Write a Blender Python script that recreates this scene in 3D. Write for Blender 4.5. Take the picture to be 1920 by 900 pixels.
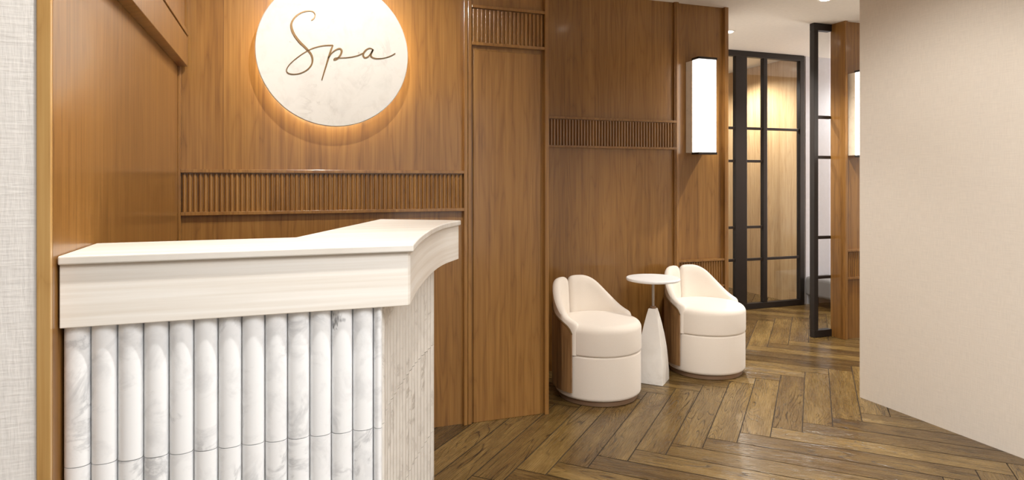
import bpy, bmesh, math, random
from mathutils import Vector
PI = math.pi
for o in list(bpy.data.objects): bpy.data.objects.remove(o)
S = bpy.context.scene
C = S.collection
random.seed(4)

# ---------------------------------------------------------------- camera, world, lights, exposure
H = 2.60                      # ceiling height
YAW = math.radians(19.72)
cam_d = bpy.data.cameras.new('camera'); cam = bpy.data.objects.new('camera', cam_d); C.objects.link(cam)
cam_d.sensor_width = 36; cam_d.lens = 22.5; cam_d.shift_y = -112/1920
cam.location = (0, 0, 1.30); cam.rotation_euler = (PI/2, 0, -YAW)
cam_d.clip_start = 0.02
S.camera = cam
S.view_settings.view_transform = 'Standard'; S.view_settings.look = 'None'
S.view_settings.gamma = 1; S.view_settings.use_curve_mapping = False
S.view_settings.exposure = 0.54
w = bpy.data.worlds.new('world'); S.world = w; w.use_nodes = True
w.node_tree.nodes['Background'].inputs[0].default_value = (1, .97, .93, 1)
w.node_tree.nodes['Background'].inputs[1].default_value = 0.12

def area(name, loc, rot, sx, sy, power, col):
    l = bpy.data.lights.new(name, 'AREA'); l.shape = 'RECTANGLE'; l.size = sx; l.size_y = sy
    l.energy = power; l.color = col
    o = bpy.data.objects.new(name, l); C.objects.link(o); o.location = loc; o.rotation_euler = rot
    return o
def spot(name, loc, power, angle=95, blend=.7, col=(1, .965, .905), aim=None, size=.022):
    l = bpy.data.lights.new(name, 'SPOT'); l.energy = power; l.spot_size = math.radians(angle)
    l.spot_blend = blend; l.color = col; l.shadow_soft_size = size
    o = bpy.data.objects.new(name, l); C.objects.link(o); o.location = loc
    if aim:
        d = Vector(aim) - Vector(loc); o.rotation_euler = d.to_track_quat('-Z', 'Y').to_euler()
    return o
# added unseen fill lights: one before the rear wall, one under the lobby ceiling
area('entrance_fill', (1.3, -2.40, 1.35), (PI/2, 0, 0), 3.2, 2.3, 15, (1, 1, 1))
panel = area('lobby_ceiling_fill', (1.3, -.2, H-.03), (0, 0, 0), 2.8, 1.5, 62, (1, 1, 1))
panel.data.spread = math.radians(150)
area('passage_fill', (6.9, 3.3, 1.5), (0, PI/2, 0), 2.0, 2.2, 20, (1, .97, .93))  # added fill from the far right, brightens passage and ceiling
area('far_fill', (6.9, 4.75, 1.5), (0, PI/2, 0), 2.0, .9, 30, (1, .97, .95))  # added fill for the space behind the glass screen
XL_ = -.4525
# warm ceiling downlights, with unseen lobby, side and wall-washer ones added as fill: (x, y, watts, cone, aim or None)
DOWN = [(0.25, 2.05, 58, 88, (.22, 3.28, 1.60)), (-.12, 1.28, 40, 108, None), (.50, 1.28, 40, 108, None), (1.25, 2.35, 13, 90, None), (2.25, 3.02, 30, 92, None),
        (3.66, 3.56, 92, 116, None), (3.67, 4.62, 95, 125, None), (4.58, 5.90, 110, 150, None), (2.2, .9, 14, 100, None), (5.2, 3.2, 40, 120, None), (5.9, 4.75, 40, 150, None),
        (1.35, 1.75, 82, 80, (3.257, 2.3, .62)), (.75, 2.3, 40, 96, (XL_, 2.3, 1.75))]  # both aimed spots added to brighten the beige and timber walls
for i, (x, y, p, a, aim) in enumerate(DOWN):
    spot('downlight_lamp', (x, y, H-.03), p, a, aim=aim)

# ---------------------------------------------------------------- node helpers
def new_mat(name):
    m = bpy.data.materials.new(name); m.use_nodes = True
    nt = m.node_tree; b = nt.nodes['Principled BSDF']
    return m, nt, b
def N(nt, t, **kw):
    n = nt.nodes.new(t)
    for k, v in kw.items():
        if k.startswith('i_'):
            key = k[2:]
            n.inputs[int(key) if key.isdigit() else key].default_value = v
        else: setattr(n, k, v)
    return n
def L(nt, a, b): nt.links.new(a, b)
def math_n(nt, op, a, b=None, c=None):
    n = nt.nodes.new('ShaderNodeMath'); n.operation = op
    for i, v in enumerate((a, b, c)):
        if v is None: continue
        if hasattr(v, 'is_linked'): L(nt, v, n.inputs[i])
        else: n.inputs[i].default_value = v
    return n.outputs[0]
def vmul(nt, v, s):
    n = nt.nodes.new('ShaderNodeVectorMath'); n.operation = 'MULTIPLY'; L(nt, v, n.inputs[0]); n.inputs[1].default_value = s
    return n.outputs[0]
def ramp(nt, fac, stops):
    r = nt.nodes.new('ShaderNodeValToRGB'); L(nt, fac, r.inputs[0])
    el = r.color_ramp.elements
    while len(el) < len(stops): el.new(.5)
    for e, (p, c) in zip(el, stops): e.position = p; e.color = (*c, 1)
    return r.outputs[0]
def mix(nt, fac, a, b, mode='MIX'):
    n = nt.nodes.new('ShaderNodeMix'); n.data_type = 'RGBA'; n.blend_type = mode
    for i, v in ((0, fac), (6, a), (7, b)):
        if hasattr(v, 'is_linked'): L(nt, v, n.inputs[i])
        elif isinstance(v, (int, float)): n.inputs[i].default_value = v
        else: n.inputs[i].default_value = (*v, 1)
    return n.outputs[2]
def noise(nt, vec, scale, detail=4, rough=.5, dist=0, w=None):
    n = nt.nodes.new('ShaderNodeTexNoise'); L(nt, vec, n.inputs['Vector'])
    n.inputs['Scale'].default_value = scale; n.inputs['Detail'].default_value = detail
    n.inputs['Roughness'].default_value = rough; n.inputs['Distortion'].default_value = dist
    return n.outputs['Fac']
def bump(nt, b, h, strength, dist=.002):
    n = nt.nodes.new('ShaderNodeBump'); n.inputs['Strength'].default_value = strength; n.inputs['Distance'].default_value = dist
    L(nt, h, n.inputs['Height']); L(nt, n.outputs[0], b.inputs['Normal'])
def sr(r, g, b_):
    f = lambda c: (c/255/12.92 if c/255 <= .04045 else ((c/255+.055)/1.055)**2.4)
    return (f(r), f(g), f(b_))

def flat(name, col, rough=.5, metal=0, spec=.5):
    m, nt, b = new_mat(name)
    v = nt.nodes.new('ShaderNodeTexCoord').outputs['Object']
    n = noise(nt, v, 35, 3)
    L(nt, mix(nt, n, tuple(c*.93 for c in col), tuple(min(1, c*1.05) for c in col)), b.inputs['Base Color'])
    b.inputs['Roughness'].default_value = rough; b.inputs['Metallic'].default_value = metal
    b.inputs['Specular IOR Level'].default_value = spec
    return m

def wood_mat(name, dark, mid, light, rough=.3, leaf=.155, grain=1.0, seams=.55):
    """vertical veneer: leaves side by side, each with its own shade and cathedral figure"""
    m, nt, b = new_mat(name)
    v = nt.nodes.new('ShaderNodeTexCoord').outputs['Object']
    sp = nt.nodes.new('ShaderNodeSeparateXYZ'); L(nt, v, sp.inputs[0])
    h = math_n(nt, 'ADD', sp.outputs[0], sp.outputs[1])
    q = math_n(nt, 'DIVIDE', math_n(nt, 'ADD', h, 7.03), leaf)
    idx = math_n(nt, 'FLOOR', q); fr = math_n(nt, 'FRACT', q)
    wn = nt.nodes.new('ShaderNodeTexWhiteNoise'); wn.noise_dimensions = '1D'; L(nt, idx, wn.inputs['W'])
    rnd = wn.outputs['Value']
    cb = nt.nodes.new('ShaderNodeCombineXYZ')
    L(nt, math_n(nt, 'ADD', h, math_n(nt, 'MULTIPLY', rnd, 13.0)), cb.inputs[0])
    L(nt, math_n(nt, 'MULTIPLY', rnd, 31.0), cb.inputs[1]); L(nt, sp.outputs[2], cb.inputs[2])
    big = noise(nt, vmul(nt, cb.outputs[0], (5.5, 1, .55)), 1.0, 3, .5)
    rings = math_n(nt, 'ABSOLUTE', math_n(nt, 'SINE', math_n(nt, 'MULTIPLY', big, 46.0)))
    rings = math_n(nt, 'POWER', rings, .45)
    fine = noise(nt, vmul(nt, cb.outputs[0], (170, 1, 3.2)), 1.0, 3, .6)
    mid_n = noise(nt, vmul(nt, cb.outputs[0], (38, 1, .7)), 1.0, 3, .6)
    f = math_n(nt, 'MULTIPLY_ADD', fine, .35*grain, math_n(nt, 'MULTIPLY_ADD', mid_n, .5*grain, math_n(nt, 'MULTIPLY', rings, .14)))
    f = math_n(nt, 'ADD', f, math_n(nt, 'MULTIPLY_ADD', rnd, .16*seams, .02))
    col = ramp(nt, f, [(.36, dark), (.57, mid), (.78, light)])
    L(nt, col, b.inputs['Base Color'])
    b.inputs['Roughness'].default_value = rough
    b.inputs['Coat Weight'].default_value = .4; b.inputs['Coat Roughness'].default_value = .12
    bump(nt, b, fine, .10, .001)
    return m

WOOD = wood_mat('oak_veneer', sr(110, 72, 33), sr(139, 97, 47), sr(161, 117, 61), .30)
WOOD_EDGE = wood_mat('light_oak_edge', sr(160, 118, 64), sr(190, 148, 88), sr(206, 168, 108), .36, leaf=.3)
WOOD_PALE = wood_mat('pale_oak_veneer', sr(176, 140, 98), sr(204, 170, 126), sr(222, 192, 150), .3, leaf=.3)
WALNUT = wood_mat('walnut_shell', sr(84, 58, 34), sr(124, 92, 60), sr(164, 126, 84), .35, leaf=.07, seams=1.6)

def paper_mat(name, col, warp=260, strength=.35):
    m, nt, b = new_mat(name)
    v = nt.nodes.new('ShaderNodeTexCoord').outputs['Object']
    sp = nt.nodes.new('ShaderNodeSeparateXYZ'); L(nt, v, sp.inputs[0])
    h = math_n(nt, 'ADD', sp.outputs[0], sp.outputs[1])
    cb = nt.nodes.new('ShaderNodeCombineXYZ'); L(nt, h, cb.inputs[0]); L(nt, sp.outputs[2], cb.inputs[1])
    a = noise(nt, vmul(nt, cb.outputs[0], (warp, 16, 1)), 1, 2, .6)
    c = noise(nt, vmul(nt, cb.outputs[0], (14, warp, 1)), 1, 2, .6)
    f = math_n(nt, 'MULTIPLY', math_n(nt, 'ADD', a, c), .5)
    L(nt, ramp(nt, f, [(.3, tuple(k*.90 for k in col)), (.6, col)]), b.inputs['Base Color'])
    b.inputs['Roughness'].default_value = .8; b.inputs['Specular IOR Level'].default_value = .25
    bump(nt, b, f, strength, .003)
    return m
PAPER_L = paper_mat('linen_wallpaper_white', sr(246, 243, 239), 110, .6)
PAPER_R = paper_mat('linen_wallpaper_beige', sr(236, 227, 215), 260, .15)
PAINT = flat('white_paint', sr(226, 220, 212), .75, spec=.25)
CEIL = flat('ceiling_paint', sr(240, 234, 225), .85, spec=.2)
BLACK = flat('black_metal', sr(38, 33, 31), .42, .2)
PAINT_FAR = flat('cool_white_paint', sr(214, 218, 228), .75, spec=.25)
GREY = flat('grey_matte', sr(120, 118, 118), .9)

def marble_mat(name, base, vein, vstr=.6, rough=.28, scale=3.0, spots=False):
    m, nt, b = new_mat(name)
    tc = nt.nodes.new('ShaderNodeTexCoord').outputs['Object']
    oi = nt.nodes.new('ShaderNodeAttribute'); oi.attribute_name = 'tone'; oi.attribute_type = 'GEOMETRY'
    add = nt.nodes.new('ShaderNodeVectorMath'); add.operation = 'ADD'; L(nt, tc, add.inputs[0])
    L(nt, vmul(nt, oi.outputs['Vector'], (9, 5, 7)), add.inputs[1])
    v = add.outputs[0]
    n1 = noise(nt, v, scale, 6, .62, .7)
    ridge = math_n(nt, 'ABSOLUTE', math_n(nt, 'SUBTRACT', n1, .5))
    line = math_n(nt, 'SUBTRACT', 1, math_n(nt, 'SMOOTH_MIN', math_n(nt, 'MULTIPLY', ridge, 26), 1, .3))
    mask = noise(nt, v, scale*1.2, 2)
    mk = nt.nodes.new('ShaderNodeMapRange'); L(nt, mask, mk.inputs[0]); mk.inputs[1].default_value = .47; mk.inputs[2].default_value = .66
    line = math_n(nt, 'MAXIMUM', math_n(nt, 'MULTIPLY', math_n(nt, 'MULTIPLY', line, mk.outputs[0]), vstr), 0)
    cloud = noise(nt, v, scale*2.0, 7, .68, .5)
    c = ramp(nt, cloud, [(.36, tuple(x*.84+y*.16 for x, y in zip(base, vein))), (.50, base)])
    c = mix(nt, line, c, vein)
    if spots:
        s2 = noise(nt, v if spots is True else vmul(nt, v, (1.6, 1, .55)), 14 if spots is True else 9, 5, .75, .6)
        s = ramp(nt, s2, [(.66 if spots is True else .69, (0, 0, 0)), (.76, (1, 1, 1))])
        c = mix(nt, s, c, sr(150, 138, 126) if spots is True else sr(60, 60, 64))
    L(nt, c, b.inputs['Base Color'])
    b.inputs['Roughness'].default_value = rough
    return m
MARBLE = marble_mat('white_veined_marble', sr(249, 250, 251), sr(128, 131, 137), .42, .28, 5, 'dark')
MARBLE_SIDE = marble_mat('ribbed_veined_marble', sr(232, 227, 219), sr(150, 140, 128), .7, .35, 6)
TABLE_MARBLE = marble_mat('cream_marble', sr(250, 246, 240), sr(215, 208, 198), .3, .35)
TABLE_TOP = marble_mat('white_table_marble', sr(253, 253, 253), sr(228, 228, 230), .2, .35)
SIGN_MARBLE = marble_mat('sign_marble', sr(222, 219, 213), sr(170, 165, 156), .3, .5, 5, True)
LAMP_MARBLE = marble_mat('alabaster', sr(216, 203, 182), sr(186, 170, 148), .6, .3, 9)
LAMP_MARBLE.node_tree.nodes['Principled BSDF'].inputs['Emission Color'].default_value = (1, .86, .68, 1)
LAMP_MARBLE.node_tree.nodes['Principled BSDF'].inputs['Emission Strength'].default_value = .05

def pale_wood(name, axis, k=1.0):
    m, nt, b = new_mat(name)
    v = nt.nodes.new('ShaderNodeTexCoord').outputs['Object']
    sc = {'h': (1.3, 1.3, 75), 't': (2.5, 60, 2)}[axis]
    n = noise(nt, vmul(nt, v, sc), 1, 4, .6, .2)
    n2 = noise(nt, vmul(nt, v, tuple(k*.25 for k in sc)), 1, 2)
    f = math_n(nt, 'MULTIPLY_ADD', n, .6, math_n(nt, 'MULTIPLY', n2, .4))
    L(nt, ramp(nt, f, [(.35, sr(232*k, 224*k, 212*k)), (.60, sr(249*k, 245*k, 238*k))]), b.inputs['Base Color'])
    b.inputs['Roughness'].default_value = .38
    return m
PALE = pale_wood('bleached_travertine_grain', 'h'); PALE_TOP = pale_wood('bleached_top', 't', .94)

def fabric_mat():
    m, nt, b = new_mat('cream_boucle_fabric')
    v = nt.nodes.new('ShaderNodeTexCoord').outputs['Object']
    n = noise(nt, v, 420, 2, .6); n2 = noise(nt, v, 6, 2)
    L(nt, mix(nt, n, sr(232, 220, 206), sr(246, 238, 228)), b.inputs['Base Color'])
    b.inputs['Roughness'].default_value = .85; b.inputs['Sheen Weight'].default_value = .25
    b.inputs['Specular IOR Level'].default_value = .2
    bump(nt, b, n, .25, .001)
    return m
FABRIC = fabric_mat()
BRONZE = flat('bronze_metal', sr(112, 84, 46), .4, .5)
BROWN_METAL = flat('brown_metal_base', sr(150, 122, 98), .4, .5)
STEEL = flat('brushed_steel', sr(170, 160, 150), .3, .9)

def emit_mat(name, col, s, base=(1, 1, 1)):
    m, nt, b = new_mat(name)
    b.inputs['Base Color'].default_value = (*base, 1)
    b.inputs['Emission Color'].default_value = (*col, 1); b.inputs['Emission Strength'].default_value = s
    return m
HALO = emit_mat('warm_led_strip', (1, .88, .60), 11)
GLOW = emit_mat('lit_alabaster', (1, .95, .88), 3.6)
LENS = emit_mat('downlight_lens', (1, .9, .75), 9)

def glass_mat():
    m, nt, b = new_mat('clear_glass')
    out = nt.nodes['Material Output']; nt.nodes.remove(b)
    tr = nt.nodes.new('ShaderNodeBsdfTransparent'); tr.inputs[0].default_value = (.94, .95, .95, 1)
    gl = nt.nodes.new('ShaderNodeBsdfGlossy'); gl.inputs['Roughness'].default_value = .02
    fr = nt.nodes.new('ShaderNodeLayerWeight'); fr.inputs[0].default_value = .5
    mx = nt.nodes.new('ShaderNodeMixShader')
    L(nt, math_n(nt, 'MULTIPLY_ADD', math_n(nt, 'POWER', fr.outputs[1], 3.0), .9, .05), mx.inputs[0]); L(nt, tr.outputs[0], mx.inputs[1]); L(nt, gl.outputs[0], mx.inputs[2])
    L(nt, mx.outputs[0], out.inputs[0])
    return m
GLASS = glass_mat()

def floor_mat():
    m, nt, b = new_mat('rustic_oak_herringbone')
    uv = nt.nodes.new('ShaderNodeUVMap'); uv.uv_map = 'plank'
    at = nt.nodes.new('ShaderNodeAttribute'); at.attribute_name = 'tone'
    tone = at.outputs['Fac']
    v = uv.outputs[0]
    # cathedral / knot figure : contour lines of a stretched noise
    big = noise(nt, vmul(nt, v, (.95, 6.2, 1)), 1.0, 2, .42, .15)
    k = math_n(nt, 'MULTIPLY_ADD', math_n(nt, 'FRACT', math_n(nt, 'MULTIPLY', tone, 7.0)), 80.0, 38.0)
    cont = math_n(nt, 'ABSOLUTE', math_n(nt, 'SINE', math_n(nt, 'MULTIPLY', big, k)))
    lines = ramp(nt, cont, [(.03, (1, 1, 1)), (.40, (0, 0, 0))])
    brk = noise(nt, vmul(nt, v, (5, 75, 1)), 1, 3, .65)
    patch = noise(nt, vmul(nt, v, (1.6, 5, 1)), 1.0, 2)
    str_mask = ramp(nt, patch, [(.36, (.06, .06, .06)), (.58, (1, 1, 1))])
    cr = mix(nt, 1.0, lines, ramp(nt, brk, [(.36, (.1, .1, .1)), (.56, (1, 1, 1))]), 'MULTIPLY')
    cr = mix(nt, 1.0, cr, str_mask, 'MULTIPLY')
    streak = ramp(nt, noise(nt, vmul(nt, v, (3.2, 95, 1)), 1, 3, .6), [(.60, (0, 0, 0)), (.68, (.8, .8, .8))])
    cr = mix(nt, 1.0, cr, mix(nt, 1.0, streak, ramp(nt, noise(nt, vmul(nt, v, (1.1, 3, 1)), 1.3, 2), [(.46, (0, 0, 0)), (.6, (1, 1, 1))]), 'MULTIPLY'), 'LIGHTEN')
    fine = noise(nt, vmul(nt, v, (7, 210, 1)), 1, 3, .65)
    soft = noise(nt, vmul(nt, v, (2.2, 12, 1)), 1, 4, .6)
    f = math_n(nt, 'MULTIPLY_ADD', fine, .38, math_n(nt, 'MULTIPLY', soft, .62))
    f = math_n(nt, 'ADD', f, math_n(nt, 'MULTIPLY_ADD', tone, .26, -.13))
    col = ramp(nt, f, [(.30, sr(68, 51, 26)), (.44, sr(90, 68, 36)), (.58, sr(109, 86, 47)), (.76, sr(140, 114, 68))])
    col = mix(nt, cr, col, sr(42, 28, 14))
    L(nt, col, b.inputs['Base Color'])
    rr = math_n(nt, 'MULTIPLY_ADD', fine, .26, .14)
    L(nt, rr, b.inputs['Roughness'])
    b.inputs['Specular IOR Level'].default_value = .5
    hgt = math_n(nt, 'SUBTRACT', math_n(nt, 'MULTIPLY', fine, .4), math_n(nt, 'MULTIPLY', cr, 1.0))
    bump(nt, b, hgt, .45, .003)
    return m
FLOOR = floor_mat()
GAP = flat('dark_joint', sr(40, 28, 16), .9)

# ---------------------------------------------------------------- mesh helpers
class MB:
    def __init__(s): s.v = []; s.f = []; s.tone = []
    def add(s, vs, fs, tone=None):
        k = len(s.v); s.v += [tuple(p) for p in vs]; s.f += [tuple(i+k for i in f) for f in fs]
        s.tone += [0.0 if tone is None else tone]*len(fs)
        return s
    def box(s, x0, x1, y0, y1, z0, z1, tone=None):
        return s.add([(x0,y0,z0),(x1,y0,z0),(x1,y1,z0),(x0,y1,z0),(x0,y0,z1),(x1,y0,z1),(x1,y1,z1),(x0,y1,z1)],
                     [(0,3,2,1),(4,5,6,7),(0,1,5,4),(1,2,6,5),(2,3,7,6),(3,0,4,7)], tone)
    def prism(s, pts, z0, z1, tone=None):     # pts counter-clockwise
        n = len(pts)
        return s.add([(x,y,z0) for x,y in pts]+[(x,y,z1) for x,y in pts],
            [tuple(range(n-1,-1,-1)), tuple(range(n,2*n))]+[(i,(i+1)%n,n+(i+1)%n,n+i) for i in range(n)], tone)
    def lathe(s, prof, n=64, c=(0,0)):        # prof: (r,z) bottom to top
        vs = []; fs = []
        for r, z in prof:
            for i in range(n):
                a = 2*PI*i/n; vs.append((c[0]+r*math.cos(a), c[1]+r*math.sin(a), z))
        m = len(prof)
        for j in range(m-1):
            for i in range(n):
                fs.append((j*n+i, j*n+(i+1)%n, (j+1)*n+(i+1)%n, (j+1)*n+i))
        fs.append(tuple(range(n-1,-1,-1))); fs.append(tuple((m-1)*n+i for i in range(n)))
        return s.add(vs, fs)
    def grid(s, rows, closed=False, caps=False):   # rows of equal length
        n = len(rows[0]); vs = [p for r in rows for p in r]; fs = []
        for j in range(len(rows)-1):
            for i in range(n if closed else n-1):
                fs.append((j*n+i, j*n+(i+1)%n, (j+1)*n+(i+1)%n, (j+1)*n+i))
        if caps: fs.append(tuple(range(n-1,-1,-1))); fs.append(tuple((len(rows)-1)*n+i for i in range(n)))
        return s.add(vs, fs)
def build(name, mb, mat, parent=None, smooth=False, bevel=0, seg=2, kind=None, tone=False):
    me = bpy.data.meshes.new(name); me.from_pydata(mb.v, [], mb.f); me.update()
    bm = bmesh.new(); bm.from_mesh(me); bmesh.ops.recalc_face_normals(bm, faces=bm.faces); bm.to_mesh(me); bm.free()
    me.materials.append(mat)
    if tone:
        a = me.attributes.new('tone', 'FLOAT', 'FACE')
        for i, t in enumerate(mb.tone): a.data[i].value = t
    if smooth:
        for p in me.polygons: p.use_smooth = True
        if hasattr(me, 'set_sharp_from_angle'): me.set_sharp_from_angle(angle=math.radians(40))
    o = bpy.data.objects.new(name, me); C.objects.link(o); o.parent = parent
    if bevel:
        b = o.modifiers.new('bevel', 'BEVEL'); b.width = bevel; b.segments = seg; b.limit_method = 'ANGLE'; b.angle_limit = math.radians(40)
        b.harden_normals = False
    if kind: o['kind'] = kind
    return o
def empty(name, loc=(0,0,0), rz=0, kind=None):
    o = bpy.data.objects.new(name, None); C.objects.link(o); o.location = loc; o.rotation_euler = (0,0,rz)
    if kind: o['kind'] = kind
    return o
def tag(o, label, cat, group=None):
    o['label'] = label; o['category'] = cat
    if group: o['group'] = group
    return o

# ---------------------------------------------------------------- main measures (metres)
YA = 3.276        # front of the panelling behind the desk
XL = -.4525       # left timber wall
YN = 3.985        # niche wall
XR = 3.257        # right papered wall
YD = 5.28         # glazed door plane
PIT = .0225       # flute pitch

# ---------------------------------------------------------------- floor : herringbone planks, one mesh
def make_floor():
    W, LN = .145, 1.0
    b0, a0 = -.2017, 3.632
    me = bpy.data.meshes.new('floor'); bm = bmesh.new()
    uvl = bm.loops.layers.uv.new('plank'); tl = bm.faces.layers.float.new('tone')
    g = .0024
    q = math.sqrt(.5)
    def wpt(b, a): return (q*(a+b), q*(a-b))
    for i in range(-90, 91):
        for j in range(-14, 15):
            ox = i*W + j*LN; oy = i*W - j*LN
            for kind in (0, 1):
                if kind == 0: r = (ox, ox+W, oy, oy+LN)
                else: r = (ox+W, ox+W+LN, oy, oy+W)
                cx, cy = wpt(b0+(r[0]+r[1])/2, a0+(r[2]+r[3])/2)
                if not (-3.4 < cx < 7.2 and -2.7 < cy < 8.1): continue
                cs = [(r[0]+g, r[2]+g), (r[1]-g, r[2]+g), (r[1]-g, r[3]-g), (r[0]+g, r[3]-g)]
                vs = [bm.verts.new((*wpt(b0+x, a0+y), 0)) for x, y in cs]
                f = bm.faces.new(vs)
                t = random.random(); f[tl] = t
                uo, vo = random.random()*50, random.random()*50
                for lp, (x, y) in zip(f.loops, cs):
                    u, v = (y-r[2], x-r[0]) if kind == 0 else (x-r[0], y-r[2])
                    lp[uvl].uv = (u+uo, v+vo)
    for f in bm.faces: f.normal_update()
    bmesh.ops.recalc_face_normals(bm, faces=bm.faces)
    for f in bm.faces:
        if f.normal.z < 0: f.normal_flip()
        f.material_index = 0
    k = [bm.verts.new(p) for p in ((-3.2,-2.6,-.002),(7,-2.6,-.002),(7,8,-.002),(-3.2,8,-.002))]
    bf = bm.faces.new(k); bf.material_index = 1
    k2 = [bm.verts.new(p) for p in ((-3.2,-2.6,-.08),(-3.2,8,-.08),(7,8,-.08),(7,-2.6,-.08))]
    f2 = bm.faces.new(k2); f2.material_index = 1
    bm.to_mesh(me); bm.free()
    me.materials.append(FLOOR); me.materials.append(GAP)
    o = bpy.data.objects.new('floor', me); C.objects.link(o); o['kind'] = 'structure'
make_floor()
build('ceiling', MB().box(-3.3, 7.1, -2.7, 8.1, H, H+.12), CEIL, kind='structure')

# ---------------------------------------------------------------- helpers for panelled walls
def flutes(x0, x1, yb, z0, z1, depth=.011, along='x'):
    """row of half-round reeds standing on plane yb, bulging towards -y (or +x when along y)"""
    mb = MB(); n = max(1, round((x1-x0)/PIT)); p = (x1-x0)/n
    for i in range(n):
        c = x0+(i+.5)*p; r = p*.40; prof = []
        for k in range(9):
            a = PI*k/8; prof.append((c-r*math.cos(a), yb-depth*math.sin(a)))
        zt = z1-.004
        rows = [[(x, y, z0) for x, y in prof], [(x, y, zt) for x, y in prof]]
        mb.grid(rows)
        k0 = len(mb.v); mb.v += [(x, y, zt) for x, y in prof]; mb.f.append(tuple(range(k0, k0+9))); mb.tone.append(0)
    mb.box(x0, x1, yb, yb+.006, z0, z1)
    return mb

# wall behind the desk, with the tall pilaster panel at its right
wb = build('wall_back', MB().box(XL-.12, 1.385, YA+.03, YA+.16, 0, H), WOOD, kind='structure')
xs = [XL+.0, .905]                                       # main bay between stiles
build('stile', MB().box(XL, XL+.012, YA, YA+.03, 0, H), WOOD, wb, bevel=.002)
build('stile', MB().box(.905, .925, YA, YA+.03, 0, H), WOOD, wb, bevel=.002)
build('stile', MB().box(.928, .948, YA+.004, YA+.03, 0, H), WOOD, wb, bevel=.002)
build('stile', MB().box(1.368, 1.391, YA-.002, YA+.16, 0, H), WOOD, wb, bevel=.002)
def band(wall, x0, x1, y, zt, zb, t=.016):
    build('rail', MB().box(x0, x1, y, y+.03, zt, zt+t), WOOD, wall, bevel=.0015)
    build('rail', MB().box(x0, x1, y, y+.03, zb, zb+t), WOOD, wall, bevel=.0015)
    build('fluted_panel', flutes(x0+.002, x1-.002, y+.022, zb+t, zt), WOOD, wall, smooth=True)
band(wb, XL+.012, .905, YA, 1.335, 1.137)
band(wb, .948, 1.368, YA, 2.221, 2.022)
# raised panel inside the pilaster frame leaves a shadow line
build('pilaster_panel', MB().box(.962, 1.352, YA+.02, YA+.03, .0, 2.00), WOOD, wb, bevel=.003)

# niche: side return, back wall with two bands, end stile
wn_ = build('wall_niche', MB().box(1.385, 3.155, YN+.025, YN+.15, 0, H), WOOD, kind='structure')
build('wall_niche_side', MB().box(1.27, 1.390, YA+.16, YN+.15, 0, H), WOOD, kind='structure')
build('stile', MB().box(2.700, 2.722, YN, YN+.03, 0, H), WOOD, wn_, bevel=.002)
build('stile', MB().box(3.125, 3.157, YN-.004, YN+.16, 0, H), WOOD, wn_, bevel=.002)
build('stile', MB().box(1.392, 1.410, YN, YN+.03, 0, H), WOOD, wn_, bevel=.002)
band(wn_, 1.410, 2.700, YN, 1.719, 1.523)
band(wn_, 2.722, 3.125, YN, .698, .503)
build('stile', MB().box(2.690, 2.700, YN+.006, YN+.03, 0, H), WOOD, wn_)
# return wall running back from the niche to the glazed door
build('wall_corridor_left', MB().box(3.03, 3.155, YN+.16, 8.0, 0, H), PAINT, kind='structure')

# wood wall right of the passage (continues the niche plane), with a band and a sconce
wr_ = build('wall_passage_right', MB().box(4.312, 7.0, YN+.025, YN+.152, 0, H), WOOD, kind='structure')
build('stile', MB().box(4.31, 4.336, YN, YN+.152, 0, H), WOOD, wr_, bevel=.002)
band(wr_, 4.336, 6.9, YN, .716, .49)

# left timber wall with its projecting upper box, edge board, papered wall
wl = build('wall_left', MB().box(XL-.10, XL, 1.585, YA+.03, 0, H), WOOD, kind='structure')
build('upper_panel', MB().box(XL, -.410, 1.60, YA, 1.823, 1.956), WOOD, wl, bevel=.002)
build('upper_panel', MB().box(XL, -.424, 1.60, YA, 1.960, H), WOOD, wl)
build('upper_rail', MB().box(XL, -.407, 1.60, YA, 1.962, 1.985), WOOD, wl, bevel=.002)
build('trim_1', MB().box(-.4775, XL-.0005, 1.572, 1.585, 0, H), WOOD_EDGE, kind='structure', bevel=.001)
build('wall_front_left', MB().box(-3.2, -.4775, 1.578, 1.72, 0, H), PAPER_L, kind='structure')
# right papered wall
build('wall_right', MB().box(XR, XR+.14, -2.6, 2.909, 0, H), PAPER_R, kind='structure')
# walls out of frame that close the lobby
build('wall_lobby_left', MB().box(-3.32, -3.2, -2.6, 1.72, 0, H), PAINT, kind='structure')
wq = MB()
wq.box(-3.2, -.4, -2.6, -2.48, 0, H); wq.box(3.0, XR, -2.6, -2.48, 0, H); wq.box(-.4, 3.0, -2.6, -2.48, 2.52, H); wq.box(-.4, 3.0, -2.6, -2.48, 0, .14)
build('wall_entrance', wq, PAINT, kind='structure')
build('wall_far_right', MB().box(7.0, 7.12, 2.0, 8.1, 0, H), PAINT, kind='structure')
build('wall_side_lobby', MB().box(XR+.14, 7.0, 1.9, 2.02, 0, H), PAINT, kind='structure')
# beyond the glazed door
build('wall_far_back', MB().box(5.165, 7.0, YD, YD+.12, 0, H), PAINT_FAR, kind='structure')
build('wall_room_right', MB().box(5.10, 5.16, YD+.06, 8.0, 0, H), WOOD_PALE, kind='structure')
build('wall_room_back', MB().box(3.0, 5.2, 8.0, 8.1, 0, H), PAINT, kind='structure')

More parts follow.
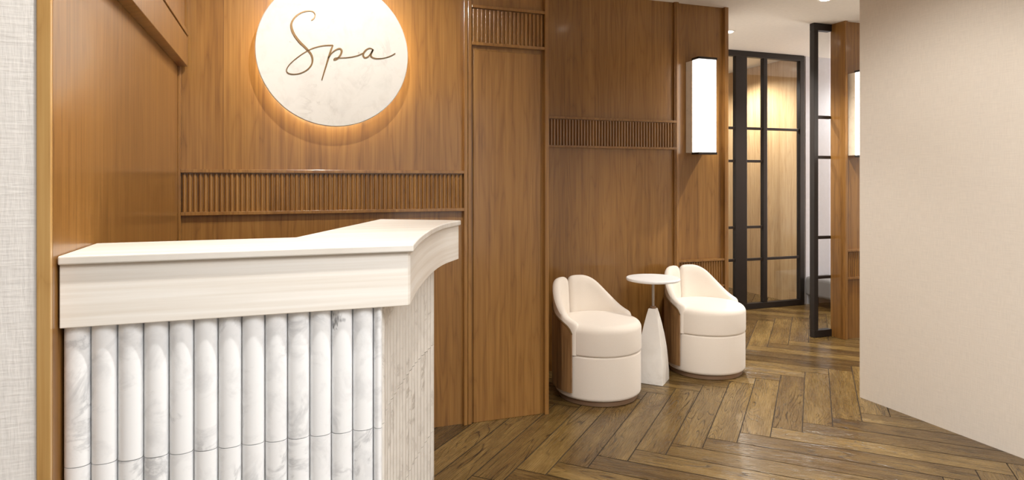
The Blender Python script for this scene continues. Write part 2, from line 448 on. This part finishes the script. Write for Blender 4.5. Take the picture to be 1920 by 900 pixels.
# ---------------------------------------------------------------- glazed doors
def bar(name, p, x0, x1, y, z0, z1, t=.045):
    return build(name, MB().box(x0, x1, y-t/2, y+t/2, z0, z1), BLACK, p, bevel=.003)
def glazed(name, x0, x1, yc, stiles, bars, full_bars, panes, t=.05):
    r = empty(name, ((x0+x1)/2, yc, 0), kind='structure')
    off = Vector(r.location)
    made = []
    made.append(bar('head_rail', None, x0, x1, yc, 2.54, H-.001, t))
    made.append(bar('bottom_rail', None, x0, x1, yc, .001, .06, t))
    for a, b in stiles: made.append(bar('stile', None, a, b, yc, .06, 2.54, t))
    for (a, b), zs in bars:
        for z in zs: made.append(bar('glazing_bar', None, a, b, yc, z-.013, z+.013, .03))
    for a, b in panes: made.append(build('glass_pane', MB().box(a, b, yc-.004, yc+.004, .06, 2.54), GLASS))
    for o in made:
        o.data.transform(__import__('mathutils').Matrix.Translation(-off)); o.parent = r
    return r
def XP(px, Y):
    t = (px-960)/1200; c, s = math.cos(YAW), math.sin(YAW)
    return Y*(t*c+s)/(c-t*s)
yf = YD-.025
sa, sb = XP(1380, yf), XP(1401, yf); ba, bb_ = XP(1432, yf), XP(1439, yf); ra, rb = XP(1500.5, yf), XP(1508.5, yf)
glazed('door_1', 3.16, rb, YD, [(3.16, 3.21), (sa, sb), (ba, bb_), (ra, rb)],
       [((3.21, sa), (1.823, 1.493, .827, .50)), ((sb, ba), (1.823, 1.493, .827, .50)), ((bb_, ra), (1.823, .50))],
       None, [(3.21, sa), (sb, ba), (bb_, ra)])
y2 = 4.147
glazed('window_1', 4.122, 4.31, y2, [(4.122, 4.166)], [((4.166, 4.31), (1.824, 1.491, .825, .495))], None, [(4.166, 4.31)])

# unseen glazing added behind the camera, to go with the fill there
we = empty('window_2', (1.3, -2.54, 0), kind='structure')
for a in (-.4, 1.28, 2.96):
    build('window_frame', MB().box(a-1.3, a+.04-1.3, -.03, .03, .14, 2.52), BLACK, we)
build('glass_pane', MB().box(-1.66, 1.66, -.004, .004, .14, 2.52), GLASS, we)

# ---------------------------------------------------------------- reception desk
CT = 1.139
CURVE = [(.3106, 1.601), (.330, 1.668), (.3805, 1.837), (.4777, 2.114), (.5727, 2.332), (.677, 2.497)]
def spline(pts, n=8):
    P = [Vector(p) for p in pts]; P = [2*P[0]-P[1]]+P+[2*P[-1]-P[-2]]; out = []
    for i in range(1, len(P)-2):
        for k in range(n):
            t = k/n; a, b, c, d = P[i-1], P[i], P[i+1], P[i+2]
            out.append(.5*((2*b)+(c-a)*t+(2*a-5*b+4*c-d)*t*t+(3*b-a-3*c+d)*t**3))
    out.append(P[-2]); return [tuple(p) for p in out]
desk = tag(empty('reception_desk', (0, 1.9, 0)), 'white reception desk with fluted marble front, stone apron and curved right end', 'desk')
def dk(name, mb, mat, **k):
    mb.v = [(x, y-1.9, z) for x, y, z in mb.v]
    return build(name, mb, mat, desk, **k)
cs = spline(CURVE)
top = [(XL+.003, 1.601)] + cs + [(.3815, 2.686), (.033, 1.906), (XL+.003, 1.901)]
dk('countertop', MB().prism(top, CT-.020, CT), PALE_TOP, bevel=.004, seg=3)
def inset(curve, d):
    out = []
    for i, p in enumerate(curve):
        a = Vector(curve[max(0, i-1)]); b = Vector(curve[min(len(curve)-1, i+1)]); t = (b-a).normalized()
        out.append((p[0]-t.y*d, p[1]+t.x*d))
    return out
ac = inset(cs, .010)
ac[0] = (.298, 1.611); ac = [ac[0]] + [p for p in ac[1:] if p[1] > 1.62]
ap = [(XL+.004, 1.611)] + ac + [(.655+.005, 2.492)] + [(.40, 2.645), (.06, 1.89), (XL+.004, 1.885)]
ap = [(XL+.004, 1.611)] + ac + [(.39, 2.655), (.045, 1.893), (XL+.004, 1.888)]
dk('apron', MB().prism(ap, .983, CT-.0205), PALE, bevel=.002)
side = spline([(.2365, 1.650), (.2566, 1.748), (.3175, 1.916), (.4217, 2.169), (.5397, 2.406)], 12)
core = [(XL+.004, 1.650), (.222, 1.650)] + inset(side, .014)[2:] + [(.33, 2.54), (.06, 1.87), (XL+.004, 1.87)]
dk('body', MB().prism(core, .0, .983), PALE)
# fluted marble tiles, front
YM = 1.646; F0 = max(XP(109.5, 1.632), XL+.004); FW = (XP(701, 1.630)-F0)/13; courses = [(.004, .026), (.0275, .3505), (.3525, .6765), (.6785, .9825)]
mb = MB()
for ci, (z0, z1) in enumerate(courses):
    for i in range(14):
        x0 = F0 + i*FW; x1 = x0+FW
        if i == 13: x1 = .2385
        r = (x1-x0)/2; prof = []
        for k in range(15):
            a = PI*k/14; prof.append(((x0+x1)/2-r*.975*math.cos(a), YM-.024*math.sin(a)**.75 if True else 0))
        prof += [(x1-.0006, YM+.004), (x0+.0006, YM+.004)]
        mb.prism(prof, z0, z1, tone=random.random())
dk('front_cladding', mb, MARBLE, smooth=True, tone=True)
# ribbed curved side
mb = MB(); pts = [Vector(p) for p in side]; cum = [0]
for a, b in zip(pts, pts[1:]): cum.append(cum[-1]+(b-a).length)
def along(s):
    for i in range(len(cum)-1):
        if s <= cum[i+1]+1e-9:
            t = (s-cum[i])/(cum[i+1]-cum[i]); return pts[i].lerp(pts[i+1], t), (pts[i+1]-pts[i]).normalized()
    return pts[-1], (pts[-1]-pts[-2]).normalized()
NR = 18; rw = cum[-1]/NR
for z0, z1 in courses:
    for i in range(NR):
        prof = []
        for k in range(9):
            a = PI*k/8; p, t = along(min(cum[-1], max(0, (i+.5)*rw-rw*.49*math.cos(a))))
            nrm = Vector((t.y, -t.x)); p = p+nrm*(.010*math.sin(a)**.8); prof.append(tuple(p))
        p, t = along((i+1)*rw); prof.append(tuple(p-Vector((t.y, -t.x))*.016)); p, t = along(i*rw); prof.append(tuple(p-Vector((t.y, -t.x))*.016))
        mb.prism(prof, z0, z1, tone=random.random())
dk('side_cladding', mb, MARBLE_SIDE, smooth=True, tone=True)

# ---------------------------------------------------------------- round sign
SX, SZ, SR, SY = .2357, 1.917, .357, 3.20
sg = tag(empty('round_sign', (SX, SY, SZ)), 'backlit round white marble sign with Spa in thin script letters', 'sign')
def disc(r, y0, y1, n=96):
    m = MB(); pf = [(r-.003, y0), (r, y0+.003), (r, y1)]
    rows = []
    for rr, y in pf: rows.append([(rr*math.cos(2*PI*i/n), y, rr*math.sin(2*PI*i/n)) for i in range(n)])
    m.grid(rows, closed=True, caps=True); return m
build('sign_face', disc(SR, 0, .018), SIGN_MARBLE, sg, smooth=True)
build('spacer', disc(.26, .0185, .105), flat('sign_back', sr(200, 180, 150), .6), sg, smooth=True)
m = MB(); n = 96
rows = []
for rr, y in ((.318, .022), (.335, .022), (.335, .036), (.318, .036), (.318, .022)):
    rows.append([(rr*math.cos(2*PI*i/n), y, rr*math.sin(2*PI*i/n)) for i in range(n)])
m.grid(rows, closed=True); build('light_strip', m, HALO, sg)
# script letters, traced as strokes on the disc face
def sp(zx, zy):                                   # photograph position to disc plane
    px, py = 440+zx/3, zy/3
    t = (px-960)/1200; c, s = math.cos(YAW), math.sin(YAW)
    X = SY*(t*c+s)/(c-t*s); zc = X*s+SY*c
    return (X-SX, 1.3+(338-py)/1200*zc-SZ)
STROKES = [
 [(432,115,1.2),(446,103,1),(453,84,1),(441,67,1),(415,62,1),(380,70,1.1),(345,92,1.4),(322,125,1.9),(320,155,2.2),(335,195,2.4),(365,235,2.4),(400,270,2.2),(428,303,2),(438,335,1.8),(430,368,1.5),(402,397,1.1),(360,415,.9),(320,417,.9),(296,407,.9),(294,388,.9),(310,362,.9),(345,330,.9),(390,298,.9),(440,272,.9),(500,257,1),(552,255,1.2)],
 [(552,255,1.7),(541,285,1.9),(530,318,2),(515,368,1.6),(502,410,1.3),(490,452,1.1)],
 [(526,330,1),(545,300,1.1),(572,279,1.2),(594,275,1.6),(602,290,2),(592,314,1.8),(572,334,1.4),(558,337,1),(566,327,.9),(600,326,.9),(645,323,.9),(690,313,.9),(720,300,1)],
 [(778,279,1.1),(758,272,1.1),(735,285,1.6),(722,308,1.9),(731,325,1.6),(750,319,1.2),(770,294,1.3),(779,279,1.5),(766,305,1.8),(771,322,1.6),(798,330,1.1),(840,327,.9),(875,316,.9),(903,301,1)],
]
mb = MB()
for st in STROKES:
    pts3 = [(*sp(x, y), r) for x, y, r in st]
    P = [Vector(p) for p in pts3]; P = [2*P[0]-P[1]]+P+[2*P[-1]-P[-2]]; out = []
    for i in range(1, len(P)-2):
        for k in range(7):
            t = k/7; a, b, c, d = P[i-1], P[i], P[i+1], P[i+2]
            out.append(.5*((2*b)+(c-a)*t+(2*a-5*b+4*c-d)*t*t+(3*b-a-3*c+d)*t**3))
    out.append(P[-2])
    rows = []
    for i, p in enumerate(out):
        a = out[max(0, i-1)]; b = out[min(len(out)-1, i+1)]; t = Vector((b.x-a.x, b.y-a.y)); t = t.normalized() if t.length > 1e-9 else Vector((1, 0))
        nx, nz = -t.y, t.x; r = p.z*.0022
        rows.append([(p.x-nx*r, .001, p.y-nz*r), (p.x-nx*r, -.005, p.y-nz*r), (p.x+nx*r, -.005, p.y+nz*r), (p.x+nx*r, .001, p.y+nz*r)])
    mb.grid(rows, closed=True, caps=True)
build('lettering', mb, BRONZE, sg)

# ---------------------------------------------------------------- wall lamps
def sconce(x, label):
    r = tag(empty('wall_lamp', (x, YN, 1.486)), label, 'wall lamp', 'tall glowing wall lamps')
    build('back_box', MB().box(0, .153, -.052, .025, .0165, .6835), LAMP_MARBLE, r)
    build('lamp_shade', MB().box(.001, .152, -.128, -.0525, .0165, .6835), GLOW, r, bevel=.003)
    build('cap', MB().box(-.004, .157, -.133, -.050, .684, .700), BLACK, r, bevel=.001)
    build('cap', MB().box(-.004, .157, -.133, -.050, 0, .016), BLACK, r, bevel=.001)
    return r
def copy_tree(o, parent=None):
    c = o.copy(); C.objects.link(c)
    if parent: c.parent = parent
    for ch in [k for k in bpy.data.objects if k.parent == o and k != c]: copy_tree(ch, c)
    return c
s1 = sconce(2.80, 'tall glowing white box wall lamp above the armchairs, left of the glazed door')
s2 = copy_tree(s1); s2.location = (4.354, YN, 1.486)
s2['label'] = 'glowing wall lamp at right, mostly hidden behind the plain beige wall'

# ---------------------------------------------------------------- swivel armchairs
def interp(tab, x):
    if x <= tab[0][0]: return tab[0][1]
    for (a, p), (b, q) in zip(tab, tab[1:]):
        if x <= b:
            t = (x-a)/(b-a); t = t*t*(3-2*t) if False else t
            return p+(q-p)*t
    return tab[-1][1]
def smooth_tab(tab, x, w=6):
    return sum(interp(tab, x+d) for d in (-w, -w/2, 0, w/2, w))/5
TOP = [(0, .675), (8, .690), (30, .688), (45, .657), (65, .568), (80, .512), (92, .486), (104, .476)]
WTOP = [(0, .575), (30, .560), (45, .525), (65, .492), (82, .468), (93, .445), (98, .42)]
def pt(r, phi, z):                      # phi measured from the back (+y)
    a = math.radians(phi); return (r*math.sin(a), r*math.cos(a), z)
def rounded_drum(r, z0, z1, e0, e1, dome=0, n=6):
    prof = [(r-e0, z0)]
    for k in range(1, n+1):
        a = PI/2*k/n; prof.append((r-e0+e0*math.sin(a), z0+e0-e0*math.cos(a)))
    for k in range(n+1):
        a = PI/2*k/n; prof.append((r-e1+e1*math.cos(a), z1-e1+e1*math.sin(a)))
    for k in range(1, 7):
        t = k/6; prof.append(((r-e1)*(1-t)+.004*t, z1+dome*(1-(1-t)**2)))
    return prof
def make_chair(name):
    r = empty(name)
    build('swivel_base', MB().lathe([(.232, 0), (.238, .003), (.238, .026), (.23, .030)]), BROWN_METAL, r, smooth=True)
    build('seat_base', MB().lathe(rounded_drum(.258, .030, .286, .022, .012)), FABRIC, r, smooth=True)
    build('seat_cushion', MB().lathe(rounded_drum(.261, .2865, .462, .014, .045, .016)), FABRIC, r, smooth=True)
    for sgn in (1, -1):                 # two wings of the backrest, split at the middle
        rows = []; phis = [1.2+i*(104-1.2)/44 for i in range(45)]
        for ph in phis:
            e = min(1, min(ph-1.2, 104-ph)/7.0); e = math.sqrt(max(0, 1-(1-e)**2))
            zt = smooth_tab(TOP, ph); zb = .288; th = .024*(.25+.75*e); drop = .03*(1-e)
            rm = .243; loop = []
            lean = lambda z: .006*max(0, (z-.45))/.24
            zs = [zb, zb+.05, zb+.1, (zb+zt)/2+.02, zt-.05-drop]
            for z in zs: loop.append((rm+th+lean(z)*2, z))
            for k in range(1, 8):
                a = PI*k/8; loop.append((rm+lean(zt)*2+th*math.cos(a), zt-.024-drop+.024*math.sin(a)))
            for z in reversed(zs): loop.append((rm-th*(1+.15*math.sin((z-zb)*8))+lean(z)*2, z))
            rows.append([pt(q, sgn*ph, z) for q, z in loop])
        mb = MB().grid(rows, closed=True, caps=True)
        build('backrest', mb, FABRIC, r, smooth=True)
    # bent timber shell round the outside, with a thin brass top edge
    rows = []; edge = []
    for i in range(65):
        ph = -98+196*i/64; zt = smooth_tab(WTOP, abs(ph), 4)
        ap_ = abs(ph)
        if ap_ > 93: zt -= .018*((ap_-93)/5)**2
        ro, ri = .2785, .2695
        rows.append([pt(ri, ph, .072), pt(ro, ph, .072), pt(ro, ph, zt), pt(ri, ph, zt)])
        edge.append([pt(ri-.001, ph, zt), pt(ro+.001, ph, zt), pt(ro+.001, ph, zt+.004), pt(ri-.001, ph, zt+.004)])
    build('timber_shell', MB().grid(rows, closed=True, caps=True), WALNUT, r, smooth=True)
    build('brass_edge', MB().grid(edge, closed=True, caps=True), BRONZE, r, smooth=True)
    return r
ch1 = make_chair('tub_armchair'); ch1.location = (1.808, 3.495, 0); ch1.rotation_euler = (0, 0, math.radians(21.8))
tag(ch1, 'left cream tub armchair beside the pilaster, nearer the desk', 'armchair', 'cream tub armchairs in the niche')
ch2 = copy_tree(ch1); ch2.location = (2.735, 3.690, 0); ch2.rotation_euler = (0, 0, math.radians(9))
ch2['label'] = 'right cream tub armchair under the wall lamp, behind the side table'

# ---------------------------------------------------------------- side table
tb = tag(empty('side_table', (2.262, 3.600, 0), math.radians(-47)), 'small round white side table on a tapered marble foot between the armchairs', 'side table')
prof = [(0, .085), (.06, .0835), (.14, .079), (.22, .0715), (.30, .060), (.37, .047), (.43, .034), (.47, .024)]
rows = []
for z, hw in prof:
    rows.append([(-hw, -hw, z), (hw, -hw, z), (hw, hw, z), (-hw, hw, z)])
build('pedestal', MB().grid(rows, closed=True, caps=True), TABLE_MARBLE, tb, bevel=.002)
build('collar', MB().lathe([(.017, .470), (.019, .473), (.019, .482), (.014, .486)], 24), BROWN_METAL, tb, smooth=True)
build('post', MB().lathe([(.009, .486), (.009, .648)], 20), STEEL, tb, smooth=True)
build('table_top', MB().lathe([(.150, .648), (.168, .652), (.173, .659), (.173, .664), (.169, .669), (.05, .6695)], 72), TABLE_TOP, tb, smooth=True)

# ---------------------------------------------------------------- low grey block on short legs beyond the glazed screen
bn = tag(empty('low_block', (5.75, 5.06, 0)), 'low grey block on legs against the far white wall, seen through the narrow glass screen', 'low_block')
build('slab', MB().box(-.62, .62, -.20, .20, .10, .30), GREY, bn, bevel=.03, seg=3)
for x in (-.52, .52):
    for y in (-.15, .15): build('leg', MB().box(x-.02, x+.02, y-.02, y+.02, 0, .10), BLACK, bn)

# ---------------------------------------------------------------- downlight fittings
def fitting():
    r = empty('downlight')
    build('trim_ring', MB().lathe([(.036, -.004), (.050, -.006), (.052, -.0005)], 32), PAINT, r, smooth=True)
    build('lens', MB().lathe([(.030, -.009), (.034, -.0045)], 32), LENS, r)
    return r
f0 = fitting()
names = ['recessed ceiling downlight over the round sign', 'recessed ceiling downlight over the left end of the desk', 'recessed ceiling downlight over the right end of the desk',
 'added unseen ceiling downlight in front of the pilaster', 'recessed ceiling downlight in front of the armchairs', 'recessed ceiling downlight at the top edge, in line with the passage',
 'small bright ceiling downlight just right of the niche wall, before the glazed door', 'ceiling downlight seen through the left pane of the glazed door',
 'added unseen ceiling downlight in the lobby before the armchairs', 'added unseen ceiling downlight behind the beige wall', 'added unseen ceiling downlight behind the narrow glass screen',
 'added unseen fill spot aimed at the beige wall', 'added unseen fill spot aimed at the timber wall beside the desk']
for i, (x, y, p, a, aim) in enumerate(DOWN):
    o = f0 if i == 0 else copy_tree(f0)
    o.location = (x, y, H); tag(o, names[i], 'ceiling light', 'recessed ceiling downlights')
